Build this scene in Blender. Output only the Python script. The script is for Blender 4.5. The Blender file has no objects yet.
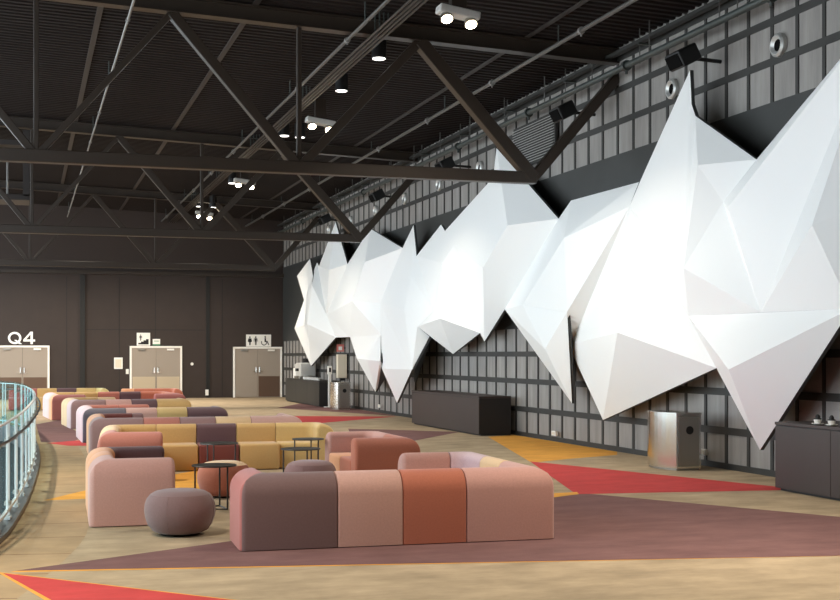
# white relief: vertices and faces of each folded panel, in metres
SCULPTURE = [
([(9.634, 17.259, 6.042), (9.555, 17.072, 5.487), (9.139, 16.559, 2.984), (9.555, 16.953, 5.286), (9.291, 16.421, 4.467), (9.667, 15.472, 4.425), (9.469, 16.023, 3.893), (9.469, 15.044, 2.292), (9.489, 17.044, 2.304), (9.568, 18.776, 4.546), (9.502, 19.021, 4.164)], [(0, 1, 2), (1, 3, 2), (3, 4, 2), (3, 5, 4), (4, 5, 6), (4, 6, 2), (6, 7, 2), (2, 7, 8), (0, 2, 9), (9, 2, 10), (10, 2, 8)]),
([(9.502, 19.021, 4.164), (9.073, 18.587, 2.081), (9.7, 21.943, 1.907), (9.7, 20.446, 0.578), (9.634, 16.484, 1.53)], [(0, 1, 2), (2, 1, 3), (0, 4, 1), (1, 4, 3)]),
([(9.489, 17.044, 2.304), (9.436, 13.04, 2.276), (9.159, 15.355, 1.522), (9.7, 15.436, 0.407), (9.634, 16.484, 1.53)], [(0, 1, 2), (2, 1, 3), (0, 2, 3), (0, 3, 4)]),
([(9.634, 12.651, 5.832), (9.304, 15.611, 3.771), (9.469, 16.023, 3.893), (9.667, 15.472, 4.425), (9.469, 15.044, 2.292), (9.106, 13.347, 3.295), (9.436, 13.04, 2.276), (9.7, 12.345, 3.618)], [(0, 1, 2), (3, 0, 2), (2, 1, 4), (0, 4, 1), (0, 5, 4), (4, 5, 6), (0, 7, 5), (5, 7, 6)]),
([(9.7, 21.82, 4.593), (9.667, 19.006, 4.571), (9.205, 21.012, 3.812), (9.502, 19.021, 4.164), (9.667, 22.325, 4.306), (9.37, 23.415, 2.706), (9.667, 25.165, 2.684), (9.238, 21.963, 1.832), (9.7, 21.775, 0.82), (9.337, 21.18, 2.495), (9.713, 21.85, 1.776)], [(0, 1, 2), (1, 3, 2), (0, 2, 4), (4, 2, 5), (4, 5, 6), (6, 5, 7), (6, 7, 8), (5, 2, 9), (5, 9, 7), (7, 9, 8), (2, 3, 9), (9, 3, 10), (9, 10, 8)]),
([(9.7, 25.743, 6.178), (9.667, 22.325, 4.306), (9.172, 23.722, 4.297), (9.139, 25.052, 3.537), (9.667, 25.165, 2.684), (9.667, 26.403, 2.017), (9.667, 25.564, 5.635), (9.469, 27.91, 4.262), (9.634, 29.068, 4.698), (9.667, 26.694, 2.209)], [(0, 1, 2), (0, 2, 3), (2, 1, 4), (2, 4, 3), (3, 4, 5), (0, 3, 6), (6, 3, 7), (6, 7, 8), (3, 5, 9), (3, 9, 7)]),
([(9.7, 29.578, 4.906), (9.469, 28.797, 3.907), (9.568, 31.187, 4.253), (9.634, 29.068, 4.698), (9.469, 27.91, 4.262), (9.436, 29.394, 2.785), (9.139, 27.941, 2.561), (9.37, 30.456, 2.432), (9.7, 28.664, 1.744), (9.667, 26.694, 2.209)], [(0, 1, 2), (0, 3, 1), (3, 4, 1), (2, 1, 5), (5, 1, 6), (5, 6, 7), (7, 6, 8), (6, 9, 8), (1, 9, 6), (1, 4, 9)]),
([(9.7, 31.884, 5.118), (9.436, 31.236, 3.767), (9.667, 32.789, 4.589), (9.568, 31.187, 4.253), (9.568, 34.698, 3.187), (9.337, 31.533, 2.881), (9.436, 29.394, 2.785), (9.238, 30.494, 1.358), (9.304, 33.535, 1.338), (9.7, 33.432, 0.41), (9.37, 30.456, 2.432), (9.634, 30.297, 2.184), (9.7, 31.795, 1.016)], [(0, 1, 2), (0, 3, 1), (2, 1, 4), (4, 1, 5), (1, 6, 5), (1, 3, 6), (4, 5, 7), (4, 7, 8), (8, 7, 9), (5, 10, 7), (5, 6, 10), (10, 11, 7), (7, 11, 12)]),
([(9.7, 36.283, 5.443), (9.667, 32.789, 4.589), (9.172, 34.855, 4.346), (9.139, 36.222, 3.3), (9.634, 38.759, 4.566), (9.568, 41.381, 3.049), (9.568, 38.174, 2.275), (9.469, 34.234, 2.277), (9.568, 34.698, 3.187)], [(0, 1, 2), (0, 2, 3), (0, 3, 4), (4, 3, 5), (5, 3, 6), (3, 7, 6), (2, 1, 3), (1, 8, 3), (3, 8, 7)]),
([(9.568, 38.174, 2.275), (9.469, 34.234, 2.277), (9.634, 37.601, 1.62), (9.172, 34.58, 1.58), (9.7, 35.689, 0.647), (9.238, 33.501, 1.557), (9.667, 34.633, 1.1), (9.304, 33.535, 1.338)], [(0, 1, 2), (2, 1, 3), (2, 3, 4), (3, 5, 4), (5, 6, 4), (1, 7, 5), (1, 5, 3), (5, 7, 6)]),
([(9.7, 40.649, 6.07), (9.634, 38.759, 4.566), (9.271, 39.743, 4.434), (9.634, 42.805, 4.773), (9.568, 41.381, 3.049), (9.7, 43.414, 4.937), (9.37, 42.719, 4.113), (9.667, 43.747, 4.697), (9.502, 43.16, 4.449)], [(0, 1, 2), (0, 2, 3), (2, 1, 4), (3, 2, 4), (5, 3, 4), (5, 4, 6), (5, 6, 7), (7, 6, 8)]),
([(9.7, 44.555, 5.158), (9.502, 43.16, 4.449), (9.7, 46.828, 4.669), (9.667, 45.422, 3.715), (9.37, 42.719, 4.113), (9.172, 42.527, 2.774), (9.568, 41.381, 3.049), (9.634, 40.33, 2.288), (9.7, 47.29, 2.722), (9.7, 44.388, 1.329), (9.568, 38.174, 2.275)], [(0, 1, 2), (2, 1, 3), (1, 4, 3), (3, 4, 5), (4, 6, 5), (6, 7, 5), (3, 5, 8), (8, 5, 9), (5, 7, 9), (6, 10, 7)])]
LAMP = 75
LCOL = (1, .89, .74)
SKY = 3.2
EXPOSURE = .43
import bpy, bmesh, math, random
from mathutils import Vector, Matrix
random.seed(7)
SC = bpy.context.scene
COL = SC.collection
R = math.radians

# ------------------------------------------------------------------ materials
def srgb(r, g, b):
    def f(v):
        v /= 255.0
        return v / 12.92 if v <= .04045 else ((v + .055) / 1.055) ** 2.4
    return (f(r), f(g), f(b), 1)

def mat(name, col, rough=.6, metal=0.0, emit=None, estr=0, noise=None, bump=None, wave=None, spec=None, sheen=0, rnoise=None, cscale=(1, 1, 1)):
    m = bpy.data.materials.new(name); m.use_nodes = True
    nt = m.node_tree; N = nt.nodes; L = nt.links
    b = N['Principled BSDF']
    b.inputs['Base Color'].default_value = col
    b.inputs['Roughness'].default_value = rough
    b.inputs['Metallic'].default_value = metal
    if spec is not None: b.inputs['Specular IOR Level'].default_value = spec
    if sheen:
        b.inputs['Sheen Weight'].default_value = sheen
        b.inputs['Sheen Roughness'].default_value = .5
    if emit:
        b.inputs['Emission Color'].default_value = emit
        b.inputs['Emission Strength'].default_value = estr
    tc = N.new('ShaderNodeTexCoord'); mp = N.new('ShaderNodeMapping')
    mp.inputs['Scale'].default_value = cscale
    L.new(tc.outputs['Object'], mp.inputs['Vector'])
    if noise:                      # (scale, amount, detail)
        n = N.new('ShaderNodeTexNoise'); n.inputs['Scale'].default_value = noise[0]; n.inputs['Detail'].default_value = noise[2]
        n.inputs['Roughness'].default_value = .65
        L.new(mp.outputs[0], n.inputs['Vector'])
        r = N.new('ShaderNodeMapRange'); r.inputs[1].default_value = .3; r.inputs[2].default_value = .7
        r.inputs[3].default_value = 1 - noise[1]; r.inputs[4].default_value = 1 + noise[1]
        L.new(n.outputs[0], r.inputs[0])
        mx = N.new('ShaderNodeVectorMath'); mx.operation = 'SCALE'
        mx.inputs[0].default_value = col[:3]
        L.new(r.outputs[0], mx.inputs['Scale']); L.new(mx.outputs[0], b.inputs['Base Color'])
    if bump:                       # (scale, strength, distance)
        n = N.new('ShaderNodeTexNoise'); n.inputs['Scale'].default_value = bump[0]; n.inputs['Detail'].default_value = 3
        L.new(mp.outputs[0], n.inputs['Vector'])
        bp = N.new('ShaderNodeBump'); bp.inputs['Strength'].default_value = bump[1]; bp.inputs['Distance'].default_value = bump[2]
        L.new(n.outputs[0], bp.inputs['Height']); L.new(bp.outputs[0], b.inputs['Normal'])
    if wave:                       # (axis, scale, strength, distance)
        w = N.new('ShaderNodeTexWave'); w.wave_type = 'BANDS'; w.bands_direction = wave[0]
        w.inputs['Scale'].default_value = wave[1]
        L.new(mp.outputs[0], w.inputs['Vector'])
        bp = N.new('ShaderNodeBump'); bp.inputs['Strength'].default_value = wave[2]; bp.inputs['Distance'].default_value = wave[3]
        L.new(w.outputs['Fac'], bp.inputs['Height']); L.new(bp.outputs[0], b.inputs['Normal'])
    return m

M = {}
def fabric(key, c): M[key] = mat('fabric_' + key, srgb(*c), .92, noise=(60, .05, 2), bump=(300, .08, .002), spec=.15, sheen=.25)
fabric('purple', (126, 100, 98)); fabric('mauve', (150, 116, 112)); fabric('blush', (204, 160, 146)); fabric('pink', (198, 150, 138))
fabric('orange', (184, 110, 86)); fabric('salmon', (184, 116, 100)); fabric('rose', (170, 100, 92)); fabric('cream', (226, 190, 146))
fabric('mustard', (200, 162, 106)); fabric('tan', (206, 174, 116)); fabric('lilac', (208, 178, 180)); fabric('dark', (104, 78, 80))
fabric('peach', (222, 160, 118)); fabric('slate', (112, 102, 108)); fabric('maroon', (120, 66, 60)); fabric('green', (206, 188, 130))
M['carpet'] = mat('carpet_beige', srgb(168, 150, 124), .95, noise=(1.8, .26, 8), bump=(160, .3, .004), spec=.1, cscale=(.8, 1.5, 1))
M['c_purple'] = mat('carpet_purple', srgb(118, 88, 86), .95, noise=(2.2, .18, 6), bump=(160, .3, .004), spec=.1, cscale=(.8, 1.5, 1))
M['c_red'] = mat('carpet_red', srgb(188, 72, 71), .95, noise=(2.4, .14, 6), bump=(160, .3, .004), spec=.1, cscale=(.8, 1.5, 1))
M['c_orange'] = mat('carpet_orange', srgb(218, 158, 74), .95, noise=(2.4, .14, 6), bump=(160, .3, .004), spec=.1, cscale=(.8, 1.5, 1))
M['walk'] = mat('carpet_walkway_brown', srgb(168, 143, 110), .8, noise=(2.0, .16, 5), spec=.2)
M['joint'] = mat('walkway_joint', srgb(120, 88, 58), .9)
M['panel'] = mat('corrugated_grey_panel', srgb(150, 146, 141), .55, metal=.15, noise=(1.2, .22, 5), wave=('Y', 4, .25, .006), cscale=(1, 4, .5))
M['panelh'] = mat('corrugated_grey_panel_horizontal', srgb(160, 157, 152), .55, metal=.15, noise=(1.2, .14, 5), wave=('Z', 12, .3, .006))
M['grid'] = mat('dark_wall_grid', srgb(50, 49, 46), .6, noise=(3, .1, 3))
M['band'] = mat('dark_wall_band', srgb(52, 53, 51), .55, noise=(2, .08, 3))
M['backwall'] = mat('dark_brown_wall', srgb(52, 41, 36), .6, noise=(1.5, .08, 3))
M['pil'] = mat('near_black', srgb(24, 23, 22), .6)
M['roof'] = mat('roof_sheet_black_brown', srgb(35, 29, 27), .7, noise=(.7, .12, 3), spec=.15)
M['steel'] = mat('painted_steel_dark_brown', srgb(52, 43, 35), .42, noise=(4, .06, 3))
M['purlin'] = mat('painted_purlin_brown', srgb(52, 46, 43), .6)
M['pipe'] = mat('painted_pipe_green_grey', srgb(62, 68, 65), .45)
M['pipe_l'] = mat('galvanised_pipe', srgb(96, 94, 90), .4, metal=.3)
M['white_pipe'] = mat('pale_pipe', srgb(140, 138, 134), .5)
M['black'] = mat('matt_black', srgb(22, 22, 22), .5)
M['wh'] = mat('white_lacquer', srgb(248, 249, 247), .5, spec=.3)
M['rim'] = mat('dark_backing', srgb(70, 72, 72), .7)
M['frame'] = mat('white_door_frame', srgb(246, 242, 234), .5)
M['door'] = mat('taupe_door', srgb(158, 146, 133), .5)
M['door_d'] = mat('brown_kick_plate', srgb(112, 90, 76), .35, metal=.4)
M['kickl'] = mat('pale_steel_kick_plate', srgb(206, 190, 164), .35, metal=.35)
M['ss'] = mat('brushed_stainless', srgb(222, 219, 214), .2, metal=1, bump=(60, .06, .002), cscale=(40, 40, .6))
M['ss2'] = mat('dull_stainless', srgb(170, 166, 158), .38, metal=1)
M['sign'] = mat('white_sign', srgb(246, 243, 236), .5)
M['letters'] = mat('white_letters', srgb(252, 250, 246), .5)
M['ink'] = mat('black_pictogram', srgb(24, 22, 22), .6)
M['green'] = M['green']
M['sgreen'] = mat('green_sign_strip', srgb(70, 150, 110), .5)
M['sred'] = mat('red_sign', srgb(222, 128, 118), .5)
M['counter'] = mat('dark_brown_laminate', srgb(58, 47, 43), .5, noise=(1.2, .06, 2))
M['counter_g'] = mat('charcoal_laminate', srgb(50, 49, 46), .5)
M['counter_k'] = mat('black_laminate_end_shade', srgb(30, 28, 28), .5)
M['curb'] = mat('grey_balustrade_base', srgb(112, 106, 104), .35, metal=.3)
M['silver'] = mat('silver_paint', srgb(206, 206, 202), .35, metal=.5)
M['bright'] = mat('polished_uprights', srgb(240, 240, 236), .25, metal=.1)
M['grey'] = mat('grey_appliance', srgb(198, 196, 190), .4, metal=.1)
M['white'] = mat('white_plastic', srgb(238, 236, 230), .45)
M['ivory'] = mat('ivory_cabinet', srgb(226, 216, 194), .5)
M['lamp'] = mat('lamp_lit', (1, .9, .7, 1), .5, emit=(1, .86, .62, 1), estr=22)
M['disc'] = mat('downlight_lit', (1, 1, 1, 1), .5, emit=(1, .96, .9, 1), estr=2.2)
M['hole'] = mat('black_opening', srgb(8, 8, 8), .9, spec=.1)
M['table'] = mat('black_table_steel', srgb(52, 50, 48), .4)
M['lfloor'] = mat('lower_floor_grey', srgb(58, 57, 56), .7)
gm = bpy.data.materials.new('teal_glass'); gm.use_nodes = True
nt = gm.node_tree; nt.nodes.clear()
o_ = nt.nodes.new('ShaderNodeOutputMaterial'); tr = nt.nodes.new('ShaderNodeBsdfTransparent'); tr.inputs[0].default_value = (.82, .92, .93, 1)
gl = nt.nodes.new('ShaderNodeBsdfGlossy'); gl.inputs[0].default_value = (.85, .96, .97, 1); gl.inputs['Roughness'].default_value = .06
fr = nt.nodes.new('ShaderNodeFresnel'); fr.inputs[0].default_value = 1.5
mx = nt.nodes.new('ShaderNodeMixShader')
df = nt.nodes.new('ShaderNodeBsdfDiffuse'); df.inputs[0].default_value = (.42, .66, .70, 1)
m2 = nt.nodes.new('ShaderNodeMixShader'); m2.inputs[0].default_value = .008
nt.links.new(tr.outputs[0], m2.inputs[1]); nt.links.new(df.outputs[0], m2.inputs[2])
fm = nt.nodes.new('ShaderNodeMath'); fm.operation = 'MULTIPLY'; fm.inputs[1].default_value = .008
nt.links.new(fr.outputs[0], fm.inputs[0]); nt.links.new(fm.outputs[0], mx.inputs[0]); nt.links.new(m2.outputs[0], mx.inputs[1]); nt.links.new(gl.outputs[0], mx.inputs[2]); nt.links.new(mx.outputs[0], o_.inputs[0])
M['glass'] = gm

# ------------------------------------------------------------------ helpers
def link(name, bm, m, parent=None, smooth=None):
    me = bpy.data.meshes.new(name); bm.normal_update(); bm.to_mesh(me); bm.free()
    for k in (m if isinstance(m, (list, tuple)) else [m]): me.materials.append(M[k])
    o = bpy.data.objects.new(name, me); COL.objects.link(o)
    if parent: o.parent = parent
    if smooth:
        for p in me.polygons: p.use_smooth = True
        me.set_sharp_from_angle(angle=R(smooth))
    return o

def tag(o, label=None, cat=None, group=None, kind=None):
    if label: o['label'] = label
    if cat: o['category'] = cat
    if group: o['group'] = group
    if kind: o['kind'] = kind
    return o

def empty(name, loc=(0, 0, 0), rz=0, label=None, cat=None, group=None, kind=None):
    o = bpy.data.objects.new(name, None); COL.objects.link(o); o.empty_display_size = .1
    o.location = loc; o.rotation_euler = (0, 0, rz)
    return tag(o, label, cat, group, kind)

def copy_tree(o, parent=None):
    c = o.copy(); COL.objects.link(c)
    if parent: c.parent = parent
    for ch in list(o.children): copy_tree(ch, c)
    return c

def box(bm, x0, y0, z0, x1, y1, z1, bev=0, seg=2, mi=0):
    vs = [bm.verts.new((x, y, z)) for x in (x0, x1) for y in (y0, y1) for z in (z0, z1)]
    idx = [(0, 1, 3, 2), (4, 6, 7, 5), (0, 4, 5, 1), (2, 3, 7, 6), (0, 2, 6, 4), (1, 5, 7, 3)]
    fs = [bm.faces.new([vs[i] for i in f]) for f in idx]
    for f in fs: f.material_index = mi
    bmesh.ops.recalc_face_normals(bm, faces=fs)
    if bev:
        es = list({e for f in fs for e in f.edges})
        bmesh.ops.bevel(bm, geom=es, offset=bev, segments=seg, profile=.5, affect='EDGES')
    return bm

def B(*a, **k): return box(bmesh.new(), *a, **k)

def tube(bm, p, q, r, n=8, square=False, r2=None):
    p = Vector(p); q = Vector(q); d = (q - p).normalized()
    up = Vector((0, 0, 1)) if abs(d.z) < .95 else Vector((0, 1, 0))
    if square: up = Vector((0, 1, 0)) if abs(d.y) < .9 else Vector((0, 0, 1))
    a = d.cross(up).normalized(); b = a.cross(d).normalized()
    n = 4 if square else n
    r2 = r if r2 is None else r2
    off = math.pi / 4 if square else 0
    k = math.sqrt(2) if square else 1
    A = [bm.verts.new(p + (a * math.cos(off + 2 * math.pi * i / n) + b * math.sin(off + 2 * math.pi * i / n)) * r * k) for i in range(n)]
    C = [bm.verts.new(q + (a * math.cos(off + 2 * math.pi * i / n) + b * math.sin(off + 2 * math.pi * i / n)) * r2 * k) for i in range(n)]
    fs = [bm.faces.new((A[i], A[(i + 1) % n], C[(i + 1) % n], C[i])) for i in range(n)]
    fs += [bm.faces.new(list(reversed(A))), bm.faces.new(C)]
    bmesh.ops.recalc_face_normals(bm, faces=fs)
    return bm

def T(*a, **k): return tube(bmesh.new(), *a, **k)

def lathe(prof, n=24, sx=1, sy=1, c=(0, 0)):
    bm = bmesh.new(); rings = []
    for r, z in prof:
        if r < 1e-5: rings.append([bm.verts.new((c[0], c[1], z))])
        else: rings.append([bm.verts.new((c[0] + sx * r * math.cos(2 * math.pi * i / n), c[1] + sy * r * math.sin(2 * math.pi * i / n), z)) for i in range(n)])
    for a, b in zip(rings, rings[1:]):
        for i in range(n):
            j = (i + 1) % n
            if len(a) == 1 and len(b) == 1: continue
            if len(a) == 1: bm.faces.new((a[0], b[j], b[i]))
            elif len(b) == 1: bm.faces.new((a[i], a[j], b[0]))
            else: bm.faces.new((a[i], a[j], b[j], b[i]))
    bmesh.ops.recalc_face_normals(bm, faces=bm.faces[:])
    return bm

def prism(pts, axis, t0, t1, bm=None):
    """2D outline extruded along axis ('x': pts are (y,z); 'y': (x,z); 'z': (x,y))"""
    bm = bm or bmesh.new()
    def P(p, t): return {'x': (t, p[0], p[1]), 'y': (p[0], t, p[1]), 'z': (p[0], p[1], t)}[axis]
    a = [bm.verts.new(P(p, t0)) for p in pts]; b = [bm.verts.new(P(p, t1)) for p in pts]
    n = len(pts)
    fs = [bm.faces.new(a), bm.faces.new(list(reversed(b)))]
    fs += [bm.faces.new((a[i], b[i], b[(i + 1) % n], a[(i + 1) % n])) for i in range(n)]
    bmesh.ops.recalc_face_normals(bm, faces=fs)
    return bm

def circ(cx, cy, r, n=20, a0=0, a1=360):
    return [(cx + r * math.cos(R(a0 + (a1 - a0) * i / n)), cy + r * math.sin(R(a0 + (a1 - a0) * i / n))) for i in range(n + (0 if a1 - a0 == 360 else 1))]

# ------------------------------------------------------------------ camera
H = 1.72
YAW = math.atan(395 / 1275)
cam = bpy.data.cameras.new('camera'); co = bpy.data.objects.new('camera', cam); COL.objects.link(co)
co.location = (0, 0, H); co.rotation_euler = (R(90), 0, -YAW)
cam.sensor_width = 36; cam.lens = 1275 / 840 * 36; cam.shift_y = 55 / 840; cam.clip_end = 300
SC.camera = co

# ------------------------------------------------------------------ setting
XW, YB = 10.1, 51.5
RAIL = [(-3.2, 2.0), (-2.2, 5.0), (-1.2, 8.0), (-.66, 10.0), (-.22, 12.2), (-.06, 14.0), (.06, 16.1), (.17, 19.0), (.235, 21.8), (.23, 25.0), (.13, 28.0), (-.02, 30.3), (-.35, 32.1), (-1.1, 33.2), (-2.4, 33.8), (-5.0, 34.2), (-9.0, 34.4)]
def spline(P, step):
    out = []
    for i in range(len(P) - 1):
        p0 = Vector(P[max(i - 1, 0)]); p1 = Vector(P[i]); p2 = Vector(P[i + 1]); p3 = Vector(P[min(i + 2, len(P) - 1)])
        n = 12
        for k in range(n):
            t = k / n
            out.append(.5 * ((2 * p1) + (p2 - p0) * t + (2 * p0 - 5 * p1 + 4 * p2 - p3) * t * t + (3 * p1 - p0 - 3 * p2 + p3) * t ** 3))
    out.append(Vector(P[-1]))
    res = [out[0]]; acc = 0
    for a, b in zip(out, out[1:]):
        L = (b - a).length; pos = 0
        while acc + L - pos >= step:
            pos += step - acc; acc = 0
            res.append(a.lerp(b, pos / L))
        acc += L - pos
    return res
def offset(P, d):
    out = []
    for i, p in enumerate(P):
        t = (P[min(i + 1, len(P) - 1)] - P[max(i - 1, 0)]).normalized()
        out.append(p + Vector((t.y, -t.x)) * d)
    return out
path = spline(RAIL, .25)

# floor: one mesh; the carpet's coloured shapes are inlaid in it
bm = bmesh.new()
slab = [(p.x, p.y) for p in path] + [(-9.0, YB + .15), (XW + .15, YB + .15), (XW + .15, -6), (-3.2, -6)]
prism(slab, 'z', -.35, 0, bm)
def inlay(pts, z, mi, eps=True):
    vs = [bm.verts.new((x, y, z)) for x, y in pts]
    f = bm.faces.new(vs); f.material_index = mi
    f.normal_update()
    if f.normal.z < 0: f.normal_flip()
wk = offset(path, .72)
for a0, a1, b0, b1 in zip(path, path[1:], wk, wk[1:]):
    inlay([a0, b0, b1, a1], .0008, 4)
for i in range(4, len(path) - 1, 4):
    t = (path[i + 1] - path[i]).normalized() * .012
    inlay([path[i] - t, wk[i] - t, wk[i] + t, path[i] + t], .0012, 5)
def bordered(pts, mi, w, z=.0016):
    """shape with an orange edge line of width w"""
    c = Vector((sum(p[0] for p in pts) / len(pts), sum(p[1] for p in pts) / len(pts)))
    n = len(pts); outl = []
    area = sum(pts[i][0] * pts[(i + 1) % n][1] - pts[(i + 1) % n][0] * pts[i][1] for i in range(n))
    sg = 1 if area > 0 else -1
    for i in range(n):
        p = Vector(pts[i]); a = (p - Vector(pts[i - 1])).normalized(); b = (Vector(pts[(i + 1) % n]) - p).normalized()
        na = Vector((a.y, -a.x)) * sg; nb = Vector((b.y, -b.x)) * sg
        k = (na + nb); k = k / max(.25, k.length_squared / 2)
        if k.length > 4: k = k.normalized() * 4
        outl.append(p + k * w)
    inlay([(q.x, q.y) for q in outl], z, 3)
    inlay(pts, z + .0012, mi)
P1 = [(-.076, 10.652), (6.60, 14.58), (8.266, 11.611), (9.1, 10.15), (8.9, 8.98), (6.662, 9.358)]
inlay([(-.12, 10.60), (8.9, 8.94), (8.9, 8.98), (-.05, 10.66)], .0014, 3)
inlay(P1, .0022, 1)
bordered([(-.166, 10.56), (2.6, 7.65), (.45, 8.3)], 2, .05)
inlay([(7.791, 19.144), (9.36, 14.55), (9.33, 14.1), (6.50, 14.47)], .0024, 2)
inlay([(6.087, 14.631), (6.61, 14.686), (6.534, 14.457), (5.965, 14.151)], .0028, 3)
inlay([(9.30, 25.2), (10.05, 25.6), (10.05, 20.6), (9.726, 19.945), (8.578, 19.418), (7.72, 18.9)], .0019, 3)
inlay([(9.25, 26.9), (8.052, 28.2), (7.2, 28.9), (5.6, 21.9)], .0017, 1)
inlay([(9.911, 34.2), (7.079, 35.4), (6.0, 30.4)], .0020, 2)
inlay([(7.812, 40.9), (9.3, 44.4), (10.05, 44.0), (10.05, 34.3)], .0018, 1)
inlay([(.2, 15.7), (.77, 16.8), (2.5, 19.189), (3.191, 17.985), (2.097, 16.4), (.72, 15.75)], .0019, 3)
inlay([(.40, 25.915), (1.118, 26.633), (1.535, 24.753), (.781, 25.021)], .0023, 2)
inlay([(.262, 33.0), (.885, 35.046), (1.182, 27.632), (.888, 26.114), (.30, 26.2)], .0021, 1)
fl = link('floor', bm, ['carpet', 'c_purple', 'c_red', 'c_orange', 'walk', 'joint']); tag(fl, kind='structure')
lf = link('floor', B(-16, -6, -4.7, 0, 36, -4.5), 'lfloor'); tag(lf, kind='structure')

lw = link('wall_lower', B(-9, 34.9, -4.7, XW, 35.1, -.36), 'lfloor'); tag(lw, kind='structure')
# ceiling: ribbed roof sheet falling gently towards the panelled wall
def roofz(x): return 7.565 - .038 * x
bm = bmesh.new()
prof = []
y = -6.0
while y < YB:
    prof += [(y, 0), (y + .09, 0), (y + .115, .05), (y + .185, .05)]
    y += .21
prof.append((YB, 0))
A_ = [bm.verts.new((-7.6, yy, roofz(-7.6) + z)) for yy, z in prof]; C_ = [bm.verts.new((XW + .15, yy, roofz(XW + .15) + z)) for yy, z in prof]
for i in range(len(prof) - 1): bm.faces.new((A_[i], A_[i + 1], C_[i + 1], C_[i]))
a = [bm.verts.new((x, yy, roofz(x) + .12)) for x, yy in ((-7.6, -6), (XW + .15, -6), (XW + .15, YB), (-7.6, YB))]
bm.faces.new(a)
ce = link('ceiling', bm, 'roof'); tag(ce, kind='structure')

# right wall: corrugated infill panels in a dark grid with a dark band
wr = link('wall_right', B(XW, -6, -.3, XW + .15, YB, 7.35), 'panel'); tag(wr, kind='structure')
bm = bmesh.new()
y0 = 15.75 - .615 * 35
k = 0
while y0 + .615 * k < YB:
    yy = y0 + .615 * k; k += 1
    box(bm, XW - .016, yy - .036, 0, XW + .02, yy + .036, 2.3)
    box(bm, XW - .016, yy - .036, 5.29, XW + .02, yy + .036, 7.25)
for z in (.0, .575, 1.165, 1.74, 5.865, 6.435, 6.99):
    h = .055 if z else .05
    box(bm, XW - .018, -6, max(0, z - h), XW + .02, YB, z + h + (.04 if z == 0 else 0))
g = link('wall_grid', bm, 'grid', wr)
link('wall_band', B(XW - .02, -6, 2.28, XW + .02, YB, 5.29), 'band', wr)
bm = bmesh.new()
for z0, z1 in ((.07, .53), (.62, 1.12), (1.21, 1.69)):
    box(bm, XW - .006, 6, z0, XW + .02, 15.66, z1)
link('wall_infill', bm, 'panelh', wr)

wf = link('wall_front', B(-3.6, -6.15, -.3, XW + .15, -6, 7.9), 'backwall'); tag(wf, kind='structure')
wl = link('wall_light_blocker', B(-3.6, -6, -.3, -3.4, 7.5, 7.9), 'backwall'); tag(wl, kind='structure')  # unseen wall added to keep daylight from behind left off the sofa fronts
# back wall with joints, doors, signs
bw = link('wall_back', B(-9, YB, -.3, XW + .15, YB + .15, 7.9), 'backwall'); tag(bw, kind='structure')
bm = bmesh.new()
box(bm, 2.05, YB - .10, 0, 2.24, YB, 4.85); box(bm, 6.95, YB - .05, 0, 7.09, YB, 4.9)
link('wall_pilaster', bm, 'pil', bw)
bm = bmesh.new()
for x in (-1.6, 1.55, 3.55, 4.95, 7.6): box(bm, x - .012, YB - .006, 0, x + .012, YB, 4.8)
for z in (2.72,): box(bm, 2.3, YB - .008, z - .012, 6.9, YB, z + .012)
link('wall_joint', bm, 'pil', bw)
link('ledge', B(-9, YB - .22, 4.88, XW, YB, 5.02), 'steel', bw)

def double_door(n, x0, x1, top, plates, handle='ss'):
    d = empty('door_%d' % n, ((x0 + x1) / 2, YB, 0), kind='structure')
    w = (x1 - x0) / 2
    bm = bmesh.new(); f = .075
    box(bm, -w, -.07, 0, -w + f, .02, top, .008); box(bm, w - f, -.07, 0, w, .02, top, .008); box(bm, -w, -.072, top - f, w, .02, top, .008)
    link('door_frame', bm, 'frame', d)
    for s_, (kind) in zip((-1, 1), plates):
        a, b = (-w + f, -.004) if s_ < 0 else (.004, w - f)
        lf_ = link('door_leaf', B(a, -.045, .01, b, .01, top - f, .004), 'door', d)
        link('kick_plate', B(a + .03, -.052, .03, b - .03, -.04, .86, .002), kind, lf_)
        hb = T((s_ * .07, -.10, 1.02), (s_ * .07, -.10, 1.22), .014)
        box(hb, s_ * .07 - .03, -.06, 1.0, s_ * .07 + .03, -.045, 1.24)
        tube(hb, (s_ * .07, -.10, 1.05), (s_ * .19, -.10, 1.05), .012)
        link('door_handle', hb, handle, lf_)
        link('door_closer', B(s_ * w * .55 - .14, -.10, top - f - .10, s_ * w * .55 + .14, -.04, top - f - .03, .006), 'ss2' if s_ < 0 else 'frame', lf_)
    return d
double_door(1, -1.10, .91, 2.085, ('door_d', 'door_d'))
double_door(2, 3.95, 5.995, 2.075, ('kickl', 'kickl'))
double_door(3, 8.036, 10.04, 2.05, ('door', 'door_d'))

# lettering above the left door
q = empty('wall_lettering', (0, YB - .002, 2.14), label='big white letters Q4 on the dark wall above the left double door', cat='sign')
bm = bmesh.new(); cx, cz, ro, ri = -.38, .235, .235, .155
n = 40
rings = [[bm.verts.new((cx + r_ * 1.05 * math.cos(2 * math.pi * i / n), t, cz + r_ * math.sin(2 * math.pi * i / n))) for i in range(n)] for r_, t in ((ro, -.05), (ri, -.05), (ri, 0), (ro, 0))]
for a, b in zip(rings, rings[1:] + rings[:1]):
    for i in range(n): bm.faces.new((a[i], a[(i + 1) % n], b[(i + 1) % n], b[i]))
bmesh.ops.recalc_face_normals(bm, faces=bm.faces[:])
prism([(-.40, .16), (-.31, .16), (-.10, 0), (-.22, 0)], 'y', -.051, 0, bm)
link('letter', bm, 'letters', q)
bm = bmesh.new()
prism([(.20, 0), (.29, 0), (.29, .48), (.20, .48)], 'y', -.05, 0, bm)
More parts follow.
